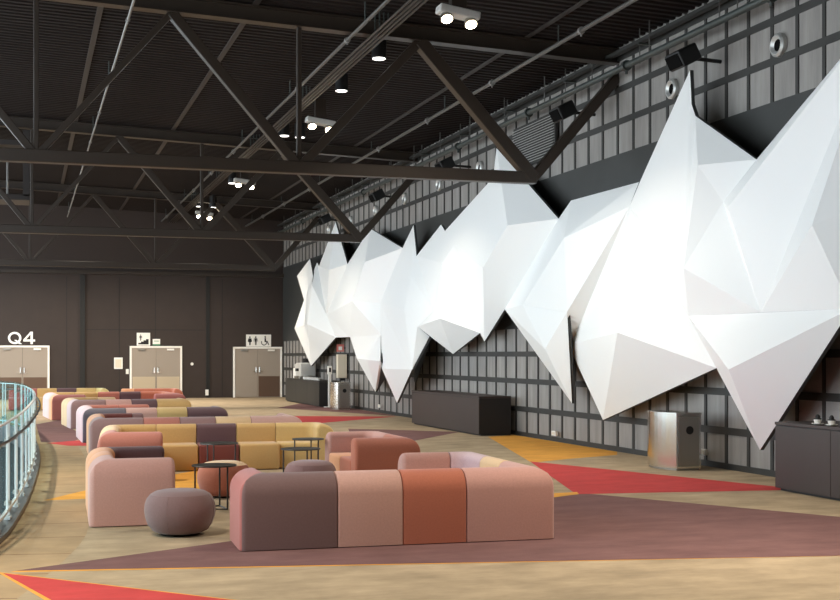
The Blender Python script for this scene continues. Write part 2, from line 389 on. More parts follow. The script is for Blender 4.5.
prism([(-.06, .10), (.37, .10), (.37, .18), (-.06, .18)], 'y', -.0505, 0, bm)
prism([(-.06, .18), (.04, .18), (.285, .48), (.20, .48)], 'y', -.0495, 0, bm)
link('letter', bm, 'letters', q)

def figure(bm, x, z, h, skirt=False, t0=-.034, t1=-.028):
    prism(circ(x, z + h * .9, h * .09, 14), 'y', t0, t1, bm)
    w = h * .13
    if skirt:
        prism([(x - w * .8, z + h * .78), (x + w * .8, z + h * .78), (x + w * 1.7, z + h * .36), (x - w * 1.7, z + h * .36)], 'y', t0, t1, bm)
    else:
        prism([(x - w, z + h * .78), (x + w, z + h * .78), (x + w * .8, z + h * .38), (x - w * .8, z + h * .38)], 'y', t0, t1, bm)
    prism([(x - w * .75, z + h * .38), (x - w * .1, z + h * .38), (x - w * .1, z), (x - w * .6, z)], 'y', t0 - .0005, t1, bm)
    prism([(x + w * .1, z + h * .38), (x + w * .75, z + h * .38), (x + w * .6, z), (x + w * .1, z)], 'y', t0 - .0005, t1, bm)
    for s_ in (-1, 1):
        prism([(x + s_ * w, z + h * .77), (x + s_ * w * 1.4, z + h * .74), (x + s_ * w * 1.9, z + h * .42), (x + s_ * w * 1.5, z + h * .42)], 'y', t0 - .0002, t1, bm)
    return bm

s1 = empty('stair_sign', (4.482, YB, 2.09), label='square white sign with a black stair climbing figure above the middle double door', cat='sign')
link('sign_board', B(-.26, -.03, 0, .26, 0, .51, .004), 'sign', s1)
bm = bmesh.new()
st = [(-.20, .05)]
for i in range(4): st += [(-.20 + .10 * i, .06 + .05 * (i + 1)), (-.10 + .10 * i, .06 + .05 * (i + 1))]
st += [(.20, .05)]
prism(st, 'y', -.034, -.028, bm)
figure(bm, -.11, .20, .24)
link('pictogram', bm, 'ink', s1)
s2 = empty('exit_sign', (4.986, YB, 2.10), label='small white and green exit sign beside the stair sign', cat='sign')
link('sign_board', B(-.145, -.04, .05, .145, 0, .255, .004), 'sign', s2)
link('green_strip', B(-.145, -.04, 0, .145, 0, .05, .002), 'sgreen', s2)
link('lettering', B(-.09, -.043, .16, .10, -.038, .185), 'sgreen', s2)
s3 = empty('toilet_sign', (9.077, YB, 2.06), label='wide white toilet sign with woman, man and wheelchair pictograms above the right double door', cat='sign')
link('sign_board', B(-.51, -.03, 0, .51, 0, .49, .004), 'sign', s3)
link('pictogram', figure(bmesh.new(), -.36, .06, .36, True), 'ink', s3)
link('pictogram', figure(bmesh.new(), -.12, .06, .36), 'ink', s3)
bm = bmesh.new(); n = 24
ring = [[bm.verts.new((.22 + r_ * math.cos(R(150 + 250 * i / n)), t, .17 + r_ * math.sin(R(150 + 250 * i / n)))) for i in range(n + 1)] for r_, t in ((.12, -.034), (.09, -.034), (.09, -.028), (.12, -.028))]
for a, b in zip(ring, ring[1:] + ring[:1]):
    for i in range(n): bm.faces.new((a[i], a[i + 1], b[i + 1], b[i]))
bmesh.ops.recalc_face_normals(bm, faces=bm.faces[:])
prism(circ(.27, .395, .035, 14), 'y', -.034, -.028, bm)
prism([(.24, .35), (.30, .35), (.30, .20), (.24, .20)], 'y', -.034, -.028, bm)
prism([(.24, .235), (.24, .19), (.37, .19), (.37, .235)], 'y', -.0345, -.028, bm)
prism([(.34, .20), (.375, .20), (.43, .07), (.39, .07)], 'y', -.0342, -.028, bm)
link('pictogram', bm, 'ink', s3)
nb = empty('notice_frame', (3.513, YB, 1.17), label='white framed notice on the dark wall left of the middle door', cat='notice')
link('frame', B(-.165, -.03, 0, .165, 0, .45, .006), 'white', nb); link('sheet', B(-.12, -.034, .05, .12, -.028, .38), 'ivory', nb)
tag(link('wall_switch', B(3.80, YB - .04, .97, 3.91, YB, 1.165, .006), 'white'), 'small white switch plate by the left jamb of the middle door', 'switch')
bm = bmesh.new(); tube(bm, (6.39, YB, 1.36), (6.39, YB - .05, 1.36), .06, 16)
tag(link('wall_button', bm, 'white'), 'small round white button on the dark wall right of the middle door', 'button')
bm = B(6.915, YB - .09, .10, 7.04, YB - .05, .33, .006)
tag(link('wall_socket', bm, 'white'), 'upright white socket low on the dark wall between the middle and right doors', 'socket')

# ------------------------------------------------------------------ roof trusses, purlins, pipes
def truss(y, label):
    t = empty('roof_truss', (0, y, 0), label=label, cat='truss', group='dark steel roof trusses across the hall')
    lo = [8.475 - 4.155 * k for k in range(4)]; hi = [6.40 - 4.155 * k for k in range(4)]
    zc = 4.81
    def bot(x): return 7.285 - .038 * x
    bm = T((-7.5, 0, zc), (8.52, 0, zc), .10, square=True); bmesh.ops.bevel(bm, geom=bm.edges[:], offset=.012, segments=1, affect='EDGES')
    link('bottom_chord', bm, 'steel', t)
    bm = bmesh.new()
    prism([(-7.5, bot(-7.5)), (10.09, bot(10.09)), (10.09, bot(10.09) + .02), (-7.5, bot(-7.5) + .02)], 'y', -.12, .12, bm)
    prism([(-7.5, bot(-7.5) + .02), (10.09, bot(10.09) + .02), (10.09, bot(10.09) + .24), (-7.5, bot(-7.5) + .24)], 'y', -.02, .02, bm)
    prism([(-7.5, bot(-7.5) + .24), (10.09, bot(10.09) + .24), (10.09, bot(10.09) + .262), (-7.5, bot(-7.5) + .262)], 'y', -.12, .12, bm)
    link('top_chord', bm, 'steel', t)
    def web(p, q, w, name='diagonal'):
        bm = T(p, q, w / 2, square=True); bmesh.ops.bevel(bm, geom=bm.edges[:], offset=.01, segments=1, affect='EDGES')
        link(name, bm, 'steel', t)
    web((8.475, 0, zc), (10.09, 0, 6.67), .17, 'wall_brace')
    W = [(.21, .15), (.16, .10), (.12, .10), (.1, .1)]
    for k in range(4):
        web((hi[k], 0, bot(hi[k])), (lo[k], 0, zc), W[k][0])
        if k < 3: web((hi[k], 0, bot(hi[k])), (lo[k + 1], 0, zc), W[k][1])
        if k: web((lo[k], 0, zc), (lo[k], 0, bot(lo[k])), .08, 'post')
truss(20.7, 'nearest dark steel roof truss crossing the whole picture above the sofas')
truss(32.8, 'second dark steel roof truss, seen below the nearest one')
truss(44.9, 'farthest dark steel roof truss in front of the dark back wall')

def purlin(x, label):
    z = roofz(x)
    bm = bmesh.new(); box(bm, x - .05, -6, z - .02, x + .05, YB, z - .002); 
    o = link('roof_purlin', bm, 'purlin'); tag(o, label, 'purlin', 'purlins under the roof sheet')
ords = ['first', 'second', 'third', 'fourth', 'fifth', 'sixth']
for i, x in enumerate((8.33, 5.95, 3.58, 1.20, -1.175, -3.55)):
    purlin(x, ords[i] + ' flat brown purlin from the panelled wall, under the roof sheet')

def pipe(name, x, z, r, m, label, cat='pipe', group=None, clamps=None, y0=-5.9, y1=YB - .02, hang=None, clampm='white_pipe'):
    p = empty(name, (x, 0, 0), label=label, cat=cat, group=group)
    link('tube', T((0, y0, z), (0, y1, z), r, 10), m, p, 60)
    if clamps:
        yy = clamps[0]
        while yy < y1 - 1:
            bm = T((0, yy, z), (0, yy + .07, z), r * 1.7, 10)
            tube(bm, (0, yy + .035, z), (0, yy + .035, z - r * 2.6), r * .5, 6)
            link('clamp', bm, clampm, p, 60)
            yy += clamps[1]
    if hang:
        yy = hang[0]
        while yy < y1 - 1:
            link('hanger', T((0, yy, z), (0, yy, roofz(x) + .02), .012, 6), hang[2], p)
            yy += hang[1]
    return p
pipe('sprinkler_pipe', 1.578, 7.10, .022, 'white_pipe', 'thin pale sprinkler pipe with clips, left of the lamps', clamps=(12.7, 4.1), hang=(13.7, 6.05, 'pipe'))
pipe('sprinkler_pipe', 5.20, 7.04, .03, 'pipe_l', 'grey sprinkler pipe just left of the cable conduits', clamps=(12.7, 4.1), hang=(13.7, 6.05, 'pipe'))
pipe('sprinkler_pipe', 8.55, 6.94, .035, 'pipe_l', 'grey sprinkler pipe right of the lamps towards the panelled wall', clamps=(14.7, 4.1), hang=(13.7, 6.05, 'pipe'))
for i, (dx, w) in enumerate(((-.20, 'leftmost'), (-.125, 'second'), (-.05, 'third'), (.025, 'rightmost'))):
    pipe('conduit', 5.70 + dx, 7.02, .022, 'steel', '%s of the four dark conduits running side by side left of the lamps' % w if i in (0, 3) else '%s conduit from the left of the four running side by side' % w, 'conduit', 'conduits side by side', hang=(14.2, 6.05, 'pipe'), clamps=None)
pipe('heating_pipe', 9.75, 6.63, .055, 'pipe', 'thick green grey pipe along the top of the panelled wall', clamps=(15.2, 4.4), hang=(14.4, 2.2, 'pipe_l'), clampm='pipe')
ct = empty('cable_tray', (9.9, 0, 6.97), label='narrow dark cable tray above the thick pipe on the panelled wall', cat='cable tray')
bm = bmesh.new(); box(bm, -.05, -5.9, -.005, .05, YB - .02, .005); box(bm, -.05, -5.9, 0, -.043, YB - .02, .06); box(bm, .043, -5.9, 0, .05, YB - .02, .06)
link('tray', bm, 'grid', ct)
for i in range(12):
    link('bracket', B(-.06, 13.2 + 3.08 * i, -.03, .198, 13.25 + 3.08 * i, -.005), 'pipe', ct)
    link('hanger', T((-.03, 13.22 + 3.08 * i, -.35), (-.03, 13.22 + 3.08 * i, roofz(9.9) - 6.97 + .02), .011, 6), 'pipe_l', ct)

# dark ventilation casing hung from the roof at the far left
vu = empty('ventilation_casing', (-.75, 33.6, 0), label='open dark casing hung under the roof at the far left', cat='ventilation casing')
bm = bmesh.new()
for x in (-.8, .7): box(bm, x, 0, 5.72, x + .16, 1.2, 7.55)
box(bm, -.8, 0, 5.62, .86, 1.2, 5.76); box(bm, -.8, 0, 7.0, .86, 1.2, 7.12)
link('casing', bm, 'purlin', vu)
link('tube_lamp', T((.33, .1, 5.75), (.33, .1, 6.9), .03, 10), 'white_pipe', vu)

# ------------------------------------------------------------------ lamps
spots = []
def twin_lamp(y, label):
    f = empty('twin_lamp', (6.19, y, 6.80), label=label, cat='ceiling lamp', group='twin lamps along the roof')
    bm = B(-.32, -.13, -.02, .32, .13, .10, .02); bmesh.ops.transform(bm, matrix=Matrix.Rotation(R(8), 4, 'Y'), verts=bm.verts)
    link('housing', bm, 'grey', f)
    link('mount', B(-.12, -.08, .09, .12, .08, roofz(6.19) - 6.80 + .01, .01), 'steel', f)
    for s_ in (-.19, .19):
        o = Vector((s_, -.02, -.03 - s_ * .14)); dv = Vector((0, -.5, -.866))
        h = link('lamp_head', T(o, o + dv * .09, .085, 20, r2=.10), 'ss2', f, 60)
        link('lamp_glass', T(o + dv * .089, o + dv * .10, .082, 20), 'lamp', h)
        spots.append((6.19 + s_, y, 6.69 - s_ * .14))
for y, w in ((18.07, 'nearest twin lamp with two glowing heads under the roof'), (27.4, 'second twin lamp from the camera, half behind a truss diagonal'), (37.5, 'third twin lamp, two bright glows below the nearest truss'), (46.4, 'farthest twin lamp, a small glow over the second truss')):
    twin_lamp(y, w)
def downlight(x, y, label, z=7.0):
    f = empty('downlight', (x, y, z), label=label, cat='ceiling lamp', group='round downlights under the roof')
    link('housing', T((0, 0, 0), (0, 0, roofz(x) - z + .01), .13, 20), 'black', f, 60)
    link('diffuser', T((0, 0, -.012), (0, 0, .004), .115, 20), 'disc', f, 60)
for x, y, z, l in ((6.02, 21.9, 7.0, 'largest round downlight, just left of the truss top joint'), (6.04, 24.8, 7.0, 'round downlight next to the cable conduits, second from the camera'), (6.37, 30.4, 7.0, 'small round downlight below the second twin lamp, by the truss post'), (5.96, 30.3, 7.0, 'upper of two small round downlights close together'), (6.02, 31.2, 7.0, 'lower of two small round downlights close together'),
                   (5.97, 38.4, 6.9, 'flat white downlight left of the third twin lamp'), (5.92, 45.6, 7.0, 'tiny white downlight above the second truss, left of the post'), (6.3, 44.9, 6.9, 'tiny white downlight above the second truss, right of the post')):
    downlight(x, y, l, z)

# ------------------------------------------------------------------ things on the panelled wall
lv = empty('louvre_grille', (XW - .055, 24.35, 6.12), label='dark louvre grille with thin pale slats high on the panelled wall', cat='grille')
link('frame', B(-.06, -1.12, -.46, 0, 1.12, .42, .004), 'grid', lv)
bm = bmesh.new()
for i in range(15):
    z = -.40 + .054 * i
    prism([(-.055, z), (-.10, z - .02), (-.10, z - .008), (-.055, z + .014)], 'y', -1.08, 1.08, bm)
link('slats', bm, 'silver', lv)
for i in range(12):
    y = 15.545 + 3.06 * i
    if i in (2, 3): continue
    nz = empty('air_nozzle', (XW - .05, y, 6.05), label=('silver ring air nozzle on the panelled wall, ' + ['nearest the camera', 'beside the tall white peak', 'behind the truss brace', ''][i]) if i < 4 else 'silver ring air nozzle on the panelled wall, %s from the camera' % (['third', 'fourth', 'fifth', 'sixth', 'seventh', 'eighth', 'ninth', 'tenth'][i - 4]), cat='air nozzle', group='air nozzles in a row on the panelled wall')
    bm = bmesh.new(); n = 24; prf = [(.165, .045), (.165, -.015), (.14, -.04), (.125, -.04), (.08, 0), (.08, .03)]
    rg = [[bm.verts.new((x, r_ * math.cos(2 * math.pi * j / n), r_ * math.sin(2 * math.pi * j / n))) for j in range(n)] for r_, x in prf]
    for a, b in zip(rg, rg[1:]):
        for j in range(n): bm.faces.new((a[j], a[(j + 1) % n], b[(j + 1) % n], b[j]))
    bmesh.ops.recalc_face_normals(bm, faces=bm.faces[:])
    link('ring', bm, 'silver', nz, 40)
    link('opening', T((.04, 0, 0), (-.004, 0, 0), .084, 20), 'hole', nz)
for i, (y, w) in enumerate(((17.05, 'nearest the camera above the tall white peak'), (21.5, 'at the near end of the louvre grille'), (28.36, 'third from the camera'), (34.4, 'fourth from the camera'), (40.9, 'farthest from the camera'))):
    s_ = empty('loudspeaker', (9.40, y, 6.17), label='black loudspeaker box under the wall pipe, ' + w, cat='loudspeaker', group='loudspeakers along the wall pipe')
    bm = B(-.17, -.22, -.13, .17, .22, .13, .03); bmesh.ops.transform(bm, matrix=Matrix.Rotation(R(-28), 4, 'Y'), verts=bm.verts)
    link('cabinet', bm, 'black', s_)
    bm = B(-.182, -.19, -.10, -.165, .19, .10, .005); bmesh.ops.transform(bm, matrix=Matrix.Rotation(R(-28), 4, 'Y'), verts=bm.verts)
    link('grille', bm, 'hole', s_)
    bm = T((.1, 0, 0), (.64, 0, -.02), .03, 8)
    link('bracket', bm, 'black', s_)

# white faceted relief
sc = empty('wall_sculpture', (XW - .05, 27, 3.8), label='huge white faceted relief of spiky folded panels on the grey wall', cat='sculpture')
for vs, fs in SCULPTURE:
    bm = bmesh.new(); V_ = [bm.verts.new((x - (XW - .05), y - 27, z - 3.8)) for x, y, z in vs]
    for f in fs:
        try: F_ = bm.faces.new([V_[i] for i in f])
        except ValueError: continue
    front = bm.faces[:]
    back = {v: bm.verts.new((v.co.x + .06, v.co.y, v.co.z)) for v in V_}
    edge = [e for e in bm.edges if len(e.link_faces) == 1]
    for f in front:
        bm.faces.new([back[v] for v in reversed(f.verts)]).material_index = 1
    for e in edge:
        a, b = e.verts
        bm.faces.new((a, b, back[b], back[a])).material_index = 1
    bmesh.ops.recalc_face_normals(bm, faces=bm.faces[:])
    link('faceted_panel', bm, ['wh', 'rim'], sc)
bm = bmesh.new()
for y, z in ((13.5, 3.6), (15.5, 3.4), (18.3, 4.0), (20.5, 2.6), (23.0, 3.2), (26.0, 3.9), (28.5, 3.4), (31.0, 3.4), (34.0, 3.2), (37.5, 3.5), (40.5, 3.4), (43.5, 3.4), (46.5, 3.4)):
    tube(bm, (.02, y - 27, z - 3.8), (-.30, y - 27, z - 3.8), .03, 8)
link('mounting_rods', bm, 'rim', sc)

# ------------------------------------------------------------------ counters and wall equipment
def counter(x0, x1, y0, y1, h, label, front='counter', cat='counter', doors=2):
    c = empty('bar_counter', ((x0 + x1) / 2, (y0 + y1) / 2, 0), label=label, cat=cat)
    hx, hy = (x1 - x0) / 2, (y1 - y0) / 2
    link('plinth', B(-hx + .05, -hy + .02, .003, hx, hy - .05, .04), 'counter_k', c)
    link('cabinet', B(-hx + .012, -hy + .004, .035, hx, hy, h - .04, .003), 'counter_k', c)  # black end face has its shade put into the colour
    n = doors; w = (2 * hy) / n
    for i in range(n):
        link('door', B(-hx, -hy + w * i + .004, .035, -hx + .018, -hy + w * (i + 1) - .004, h - .05, .002), front, c)
    link('worktop', B(-hx - .004, -hy - .004, h - .038, hx, hy + .004, h, .004), front, c)
    return c
counter(9.30, 10.03, 41.3, 47.0, .86, 'dark serving counter with coffee machine by the far toilet door', 'counter_g', doors=3)
counter(9.21, 9.94, 25.5, 30.42, .84, 'long plain brown counter against the panelled wall under the sculpture', 'counter', doors=1)
counter(9.13, 10.03, 9.5, 14.18, .87, 'dark counter at the right edge of the picture with two cups on top', 'counter', doors=4)

def cups(x, y, z, label, group='black topped cups on the near counter'):
    c = empty('cup', (x, y, z), label=label, cat='cup', group=group)
    link('saucer', lathe([(0, 0), (.045, 0), (.075, .014), (.075, .018), (.04, .010), (0, .008)], 20), 'white', c, 50)
    link('bowl', lathe([(0, .010), (.03, .010), (.044, .04), (.046, .065), (.042, .065), (0, .03)], 20), 'white', c, 50)
    link('lid', lathe([(.047, .064), (.047, .075), (.03, .078), (.028, .105), (.012, .125), (0, .127)], 20), 'black', c, 50)
cups(9.25, 13.44, .87, 'left of two white cups with black lids on the near dark counter')
cups(9.25, 13.16, .87, 'right of two white cups with black lids on the near dark counter')

cm = empty('coffee_machine', (9.66, 45.1, .86), label='grey coffee machine standing on the far serving counter', cat='coffee machine')
link('body', B(-.28, -.42, .10, .28, .42, .58, .03), 'grey', cm)
link('base', B(-.34, -.45, .0, .28, .45, .10, .02), 'ss2', cm)
link('bean_hopper', B(-.12, -.12, .58, .12, .12, .74, .02), 'counter_k', cm)
link('spout', B(-.36, -.12, .28, -.27, .12, .38, .01), 'black', cm)
gr = empty('coffee_grinder', (9.60, 46.2, .86), label='small pale grinder left of the coffee machine', cat='coffee grinder')
link('body', B(-.14, -.2, 0, .14, .2, .38, .03), 'white', gr); link('hopper', lathe([(.06, .37), (.11, .40), (.13, .52), (.0, .53)], 16), 'grey', gr)
for i in range(6):
    y = 44.2 - .42 * i
    c = tag(link('coffee_cup', lathe([(0, 0), (.06, 0), (.09, .09), (.08, .09), (0, .03)], 14, c=(9.45, y)), 'white', smooth=50), 'white coffee cup on the far serving counter, %s in the row from the machine' % ['first', 'second', 'third', 'fourth', 'fifth', 'sixth'][i], 'cup', 'cups in a row on the far counter')
    c.location.z = .86

def bin_(x, y, label, ang=0):
    b = empty('litter_bin', (x, y, 0), rz=ang, label=label, cat='bin', group='stainless litter bins by the panelled wall')
    def outline(e=0):
        pts = [(.40 + e, -.02 - e), (.40 + e, .88 + e), (0 - e, .92 + e)]
        pts += [(-.12 * math.sin(math.pi * i / 10) - e, .92 - .92 * i / 10) for i in range(1, 10)]
        return pts + [(0 - e, 0 - e)]
    link('body', prism(outline(0), 'z', .035, .835), 'ss', b)
    link('base', prism(outline(-.02), 'z', .003, .036), 'ss2', b)
    link('lid', prism(outline(.004), 'z', .835, .86), 'ss', b)
    bm = bmesh.new()
    tube(bm, (.21, -.0155, .60), (.21, -.026, .60), .062, 20)
    link('hole', bm, 'black', b)
    link('side_panel', B(.03, -.022, .06, .37, -.012, .80, .003), 'ss2', b)
    return b
bin_(9.235, 16.95, 'shiny stainless litter bin on the carpet by the near panelled wall')
bin_(9.35, 38.86, 'stainless litter bin far back below the ivory wall cabinet')

pl = empty('dispenser_post', (9.55, 40.85, 0), label='slim white dispenser post standing by the far counter', cat='post')
link('foot', B(-.16, -.16, .003, .16, .16, .025, .005), 'white', pl); link('pole', B(-.045, -.045, .02, .045, .045, 1.1, .006), 'white', pl)
link('dispenser', B(-.07, -.06, 1.08, .07, .06, 1.36, .02), 'white', pl); link('window', B(-.03, -.064, 1.16, .03, -.058, 1.30), 'black', pl)
wc = empty('wall_cabinet', (9.90, 40.6, .97), label='tall ivory cabinet projecting from the far panelled wall', cat='cabinet')
link('body', B(-.16, -.12, 0, .145, .12, .77, .008), 'ivory', wc); link('side_edge', B(.145, -.14, -.02, .16, .14, .79), 'black', wc); link('outlet', B(-.07, -.08, -.09, .09, .08, 0, .01), 'black', wc)
fs_ = empty('fire_sign', (9.93, 40.9, 1.83), label='small red and white fire sign above the ivory wall cabinet', cat='sign')
link('sign_board', B(-.13, -.008, 0, .12, .008, .24, .003), 'sred', fs_); link('pictogram', B(-.07, -.011, .05, .05, -.007, .17), 'sign', fs_); link('arm', B(.10, -.004, .10, .17, .004, .14), 'black', fs_)
for y, z, w in ((23.33, .17, 'right of the long brown counter'), (17.55, .22, 'right of the near litter bin'), (36.38, .21, 'between the far bin and the long brown counter')):
    o = empty('wall_socket', (XW - .055, y, z), label='small white wall socket ' + w, cat='socket', group='sockets low on the panelled wall')
    link('plate', B(-.05, -.11, -.045, 0, .11, .045, .006), 'white', o)
    link('insert', B(-.054, -.07, -.025, -.048, .07, .025), 'ivory', o)

# ------------------------------------------------------------------ curved glass balustrade
bl = empty('glass_balustrade', (0, 20, 0), label='curved glass balustrade with stainless uprights at the left edge', cat='balustrade')
def sweep(P, z0, z1, d0, d1):
    bm = bmesh.new(); L_ = offset(P, d0); R_ = offset(P, d1); prev = None
    for a, b in zip(L_, R_):
        cur = [bm.verts.new((a.x, a.y - 20, z0)), bm.verts.new((b.x, b.y - 20, z0)), bm.verts.new((b.x, b.y - 20, z1)), bm.verts.new((a.x, a.y - 20, z1))]
        if prev:
            for i in range(4): bm.faces.new((prev[i], prev[(i + 1) % 4], cur[(i + 1) % 4], cur[i]))
        else: bm.faces.new(cur)
        prev = cur
    bm.faces.new(list(reversed(prev)))
    bmesh.ops.recalc_face_normals(bm, faces=bm.faces[:])
    return bm
vis = [p for p in path if p.y > 5]
fine = spline([tuple(p) for p in vis[::3]] + [tuple(vis[-1])], .10)
link('curb', sweep(fine, -.34, .05, -.16, 0), 'curb', bl, 40)
link('lower_rail', sweep(fine, .13, .16, -.10, -.07), 'bright', bl, 40)
link('upper_rail', sweep(fine, 1.035, 1.05, -.095, -.065), 'bright', bl, 40)
bm = bmesh.new(); hp = offset(fine, .0); prev = None; n = 8
for i, p in enumerate(hp):
    t = (hp[min(i + 1, len(hp) - 1)] - hp[max(i - 1, 0)]).normalized(); nr = Vector((t.y, -t.x))
    cur = [bm.verts.new((p.x + nr.x * .014 * math.cos(2 * math.pi * j / n), p.y - 20 + nr.y * .014 * math.cos(2 * math.pi * j / n), .90 + .014 * math.sin(2 * math.pi * j / n))) for j in range(n)]
    if prev:
        for j in range(n): bm.faces.new((prev[j], prev[(j + 1) % n], cur[(j + 1) % n], cur[j]))
    prev = cur
bmesh.ops.recalc_face_normals(bm, faces=bm.faces[:])
hr = link('handrail', bm, 'table', bl, 60); hr['label'] = 'dark handrail'
posts = spline([tuple(p) for p in fine[::4]], 1.1)
gin = offset(posts, -.125)
pin = offset(posts, -.08)
proto = None
for i in range(len(posts) - 1):
    t = (posts[min(i + 1, len(posts) - 1)] - posts[max(i - 1, 0)]).normalized(); a = math.atan2(t.y, t.x)
    p = pin[i]
    if proto is None:
        bm = B(-.085, -.011, .05, -.062, .011, 1.04, .003); box(bm, .062, -.011, .05, .085, .011, 1.04, .003)
        box(bm, -.085, -.03, .055, .085, .03, .085, .004)
        proto = link('upright', bm, 'bright', bl)
        bm = B(-.08, -.03, .20, .08, .03, .235, .004)
        proto_c = link('clamp', bm, 'ss2', proto)
        bm = B(-.012, -.09, .86, .012, .0, .885, .003); box(bm, -.08, -.03, .84, .08, .026, .875, .004)
        proto_b = link('rail_bracket', bm, 'ss2', proto)
        u = proto
    else:
        u = proto.copy(); COL.objects.link(u); u.parent = bl
        for ch in (proto_c, proto_b):
            c = ch.copy(); COL.objects.link(c); c.parent = u
    u.location = (p.x, p.y - 20, 0); u.rotation_euler = (0, 0, a)
    q0, q1 = gin[i], gin[i + 1]
    d = (q1 - q0); e = d.normalized() * .012; nr = Vector((e.y, -e.x)).normalized() * .006
    bm = bmesh.new()
    prism([((q0 + e + nr).x, (q0 + e + nr).y - 20), ((q1 - e + nr).x, (q1 - e + nr).y - 20), ((q1 - e - nr).x, (q1 - e - nr).y - 20), ((q0 + e - nr).x, (q0 + e - nr).y - 20)], 'z', .06, 1.10, bm)
    link('glass_panel', bm, 'glass', bl)

# ------------------------------------------------------------------ sofas
TH = .28
def sect():
    pts = [(.0, .006), (.0, .30), (.0, .50)]
    for i in range(1, 7): a = R(180 - 15 * i); pts.append((.195 + .195 * math.cos(a), .505 + .195 * math.sin(a)))
    for i in range(0, 7): a = R(90 - 15 * i); pts.append((.198 + .082 * math.cos(a), .618 + .082 * math.sin(a)))
    pts += [(.28, .40), (.28, .006)]
    return pts
SEC = [(u, .006 + (z - .006) * .952) for u, z in sect()]
def shrunk(e):
    if e <= 0: return SEC
    n = len(SEC); out = []
    for i in range(n):
        p = Vector(SEC[i]); a = p - Vector(SEC[i - 1]); b = Vector(SEC[(i + 1) % n]) - p
        if a.length < 1e-6: a = b
        if b.length < 1e-6: b = a
        a.normalize(); b.normalize()
        t = (a + b); t = t.normalized() if t.length > 1e-6 else a
        nrm = Vector((t.y, -t.x))      # inward (section runs clockwise)
        q = p + nrm * e
        if SEC[i][1] < .05: q = Vector((p.x + (e if p.x < .1 else -e), p.y))
        out.append((q.x, q.y))
    return out
def ends(L, r0, r1):
    """(t, shrink) stations along a module; r0/r1 edge radii at its ends"""
    st = []
    for i in range(5): a = R(90 * i / 4); st.append((r0 * (1 - math.sin(a)) if False else r0 * (1 - math.cos(a)), r0 * (1 - math.sin(a))))
    en = []
    for i in range(5): a = R(90 * i / 4); en.append((r1 * (1 - math.cos(a)), r1 * (1 - math.sin(a))))
    return st, en
def module_back(P, a, kind, dims, key, r0, r1, parent):
    b = Vector((-a.y, a.x)); bm = bmesh.new(); rings = []
    gap = .003
    if kind == 'S':
        L = dims
        st, en = ends(L, r0, r1)
        seq = [(gap + t, e) for t, e in st] + [(L - gap - t, e) for t, e in reversed(en)]
        for t, e in seq:
            rings.append([P + a * t + b * u for u, z in shrunk(e)]); rings[-1] = [(p.x, p.y, z) for p, (u, z) in zip(rings[-1], shrunk(e))]
        Q, d = P + a * L, a
    else:
        la, lb = dims; Rr = .06
        st, en = ends(0, r0, r1)
        def rho(u): return max(Rr - u, 0) if u < Rr else .13 * (u - Rr) / (TH - Rr)
        for t, e in st:
            S_ = shrunk(e); rings.append([((P + a * (gap + t) + b * u).x, (P + a * (gap + t) + b * u).y, z) for u, z in S_])
        for i in range(0, 9):
            ph = R(90 * i / 8); rg = []
            out = -b * math.cos(ph) + a * math.sin(ph)
            for u, z in SEC:
                r_ = rho(u)
                C = P + a * (la - u - r_) + b * (u + r_)
                p = C + out * r_
                rg.append((p.x, p.y, z))
            rings.append(rg)
        C0 = P + a * la
        for t, e in reversed(en):
            S_ = shrunk(e); rings.append([((C0 + b * (lb - gap - t) - a * u).x, (C0 + b * (lb - gap - t) - a * u).y, z) for u, z in S_])
        Q, d = C0 + b * lb, b
    VV = [[bm.verts.new(p) for p in rg] for rg in rings]
    n = len(SEC)
    for A0, A1 in zip(VV, VV[1:]):
        for i in range(n):
            f = bm.faces.new((A0[i], A0[(i + 1) % n], A1[(i + 1) % n], A1[i]))
            if isinstance(key, tuple) and VV.index(A0) >= 9: f.material_index = 1
    bm.faces.new(VV[0]); bm.faces.new(list(reversed(VV[-1])))
    bmesh.ops.remove_doubles(bm, verts=bm.verts[:], dist=.0004)
    bmesh.ops.recalc_face_normals(bm, faces=bm.faces[:])
    link('backrest', bm, list(key) if isinstance(key, tuple) else key, parent, 50)
    return Q, d
def module_seat(P, a, kind, dims, key, parent, depth):
    b = Vector((-a.y, a.x)); g = .004
    if kind == 'S': u0, u1, v0, v1 = g, dims - g, TH - .012, depth
    else: u0, u1, v0, v1 = g, dims[0] - TH + .012, TH - .012, dims[1] - g
    bm = bmesh.new(); box(bm, u0, v0, .006, u1, v1, .388, .035, 3)
    m = Matrix(((a.x, b.x, 0, P.x), (a.y, b.y, 0, P.y), (0, 0, 1, 0), (0, 0, 0, 1)))
    bmesh.ops.transform(bm, matrix=m, verts=bm.verts)
    link('seat', bm, key, parent, 50)
def sofa(name, x, y, rot, start, heading, mods, label, cat='sofa', depth=.75, group='low modular sofas'):
    """modules run anticlockwise round the seat; each is (kind, dims, back colour[, seat colour])"""
    s_ = empty(name, (x, y, .004), R(rot), label, cat, group)
    P = Vector(start); a = Vector(heading)
    for i, md in enumerate(mods):
        kind, dims, key = md[:3]; skey = md[3] if len(md) > 3 else (key[-1] if isinstance(key, tuple) else key)
        r0 = .05 if i == 0 else .014; r1 = .05 if i == len(mods) - 1 else .014
        module_seat(P, a, kind, dims, skey, s_, depth)
        P, a = module_back(P, a, kind, dims, key, r0, r1, s_)
    return s_
C8, C7, S6 = .85, .75, .602
DN, UP, LF, RT = (0, -1), (0, 1), (-1, 0), (1, 0)
sofa('modular_sofa', 1.79, 11.08, -1.9, (0, .80), DN,
     [('C', (.80, .87), ('rose', 'purple')), ('S', .60, 'blush'), ('S', .60, 'orange'), ('C', (.87, .85), 'pink'), ('S', .60, 'cream'), ('C', (.85, .42), 'lilac'), ('S', .53, 'pink')],
     'nearest sofa seen from behind, with brown, pink and orange back panels in front')
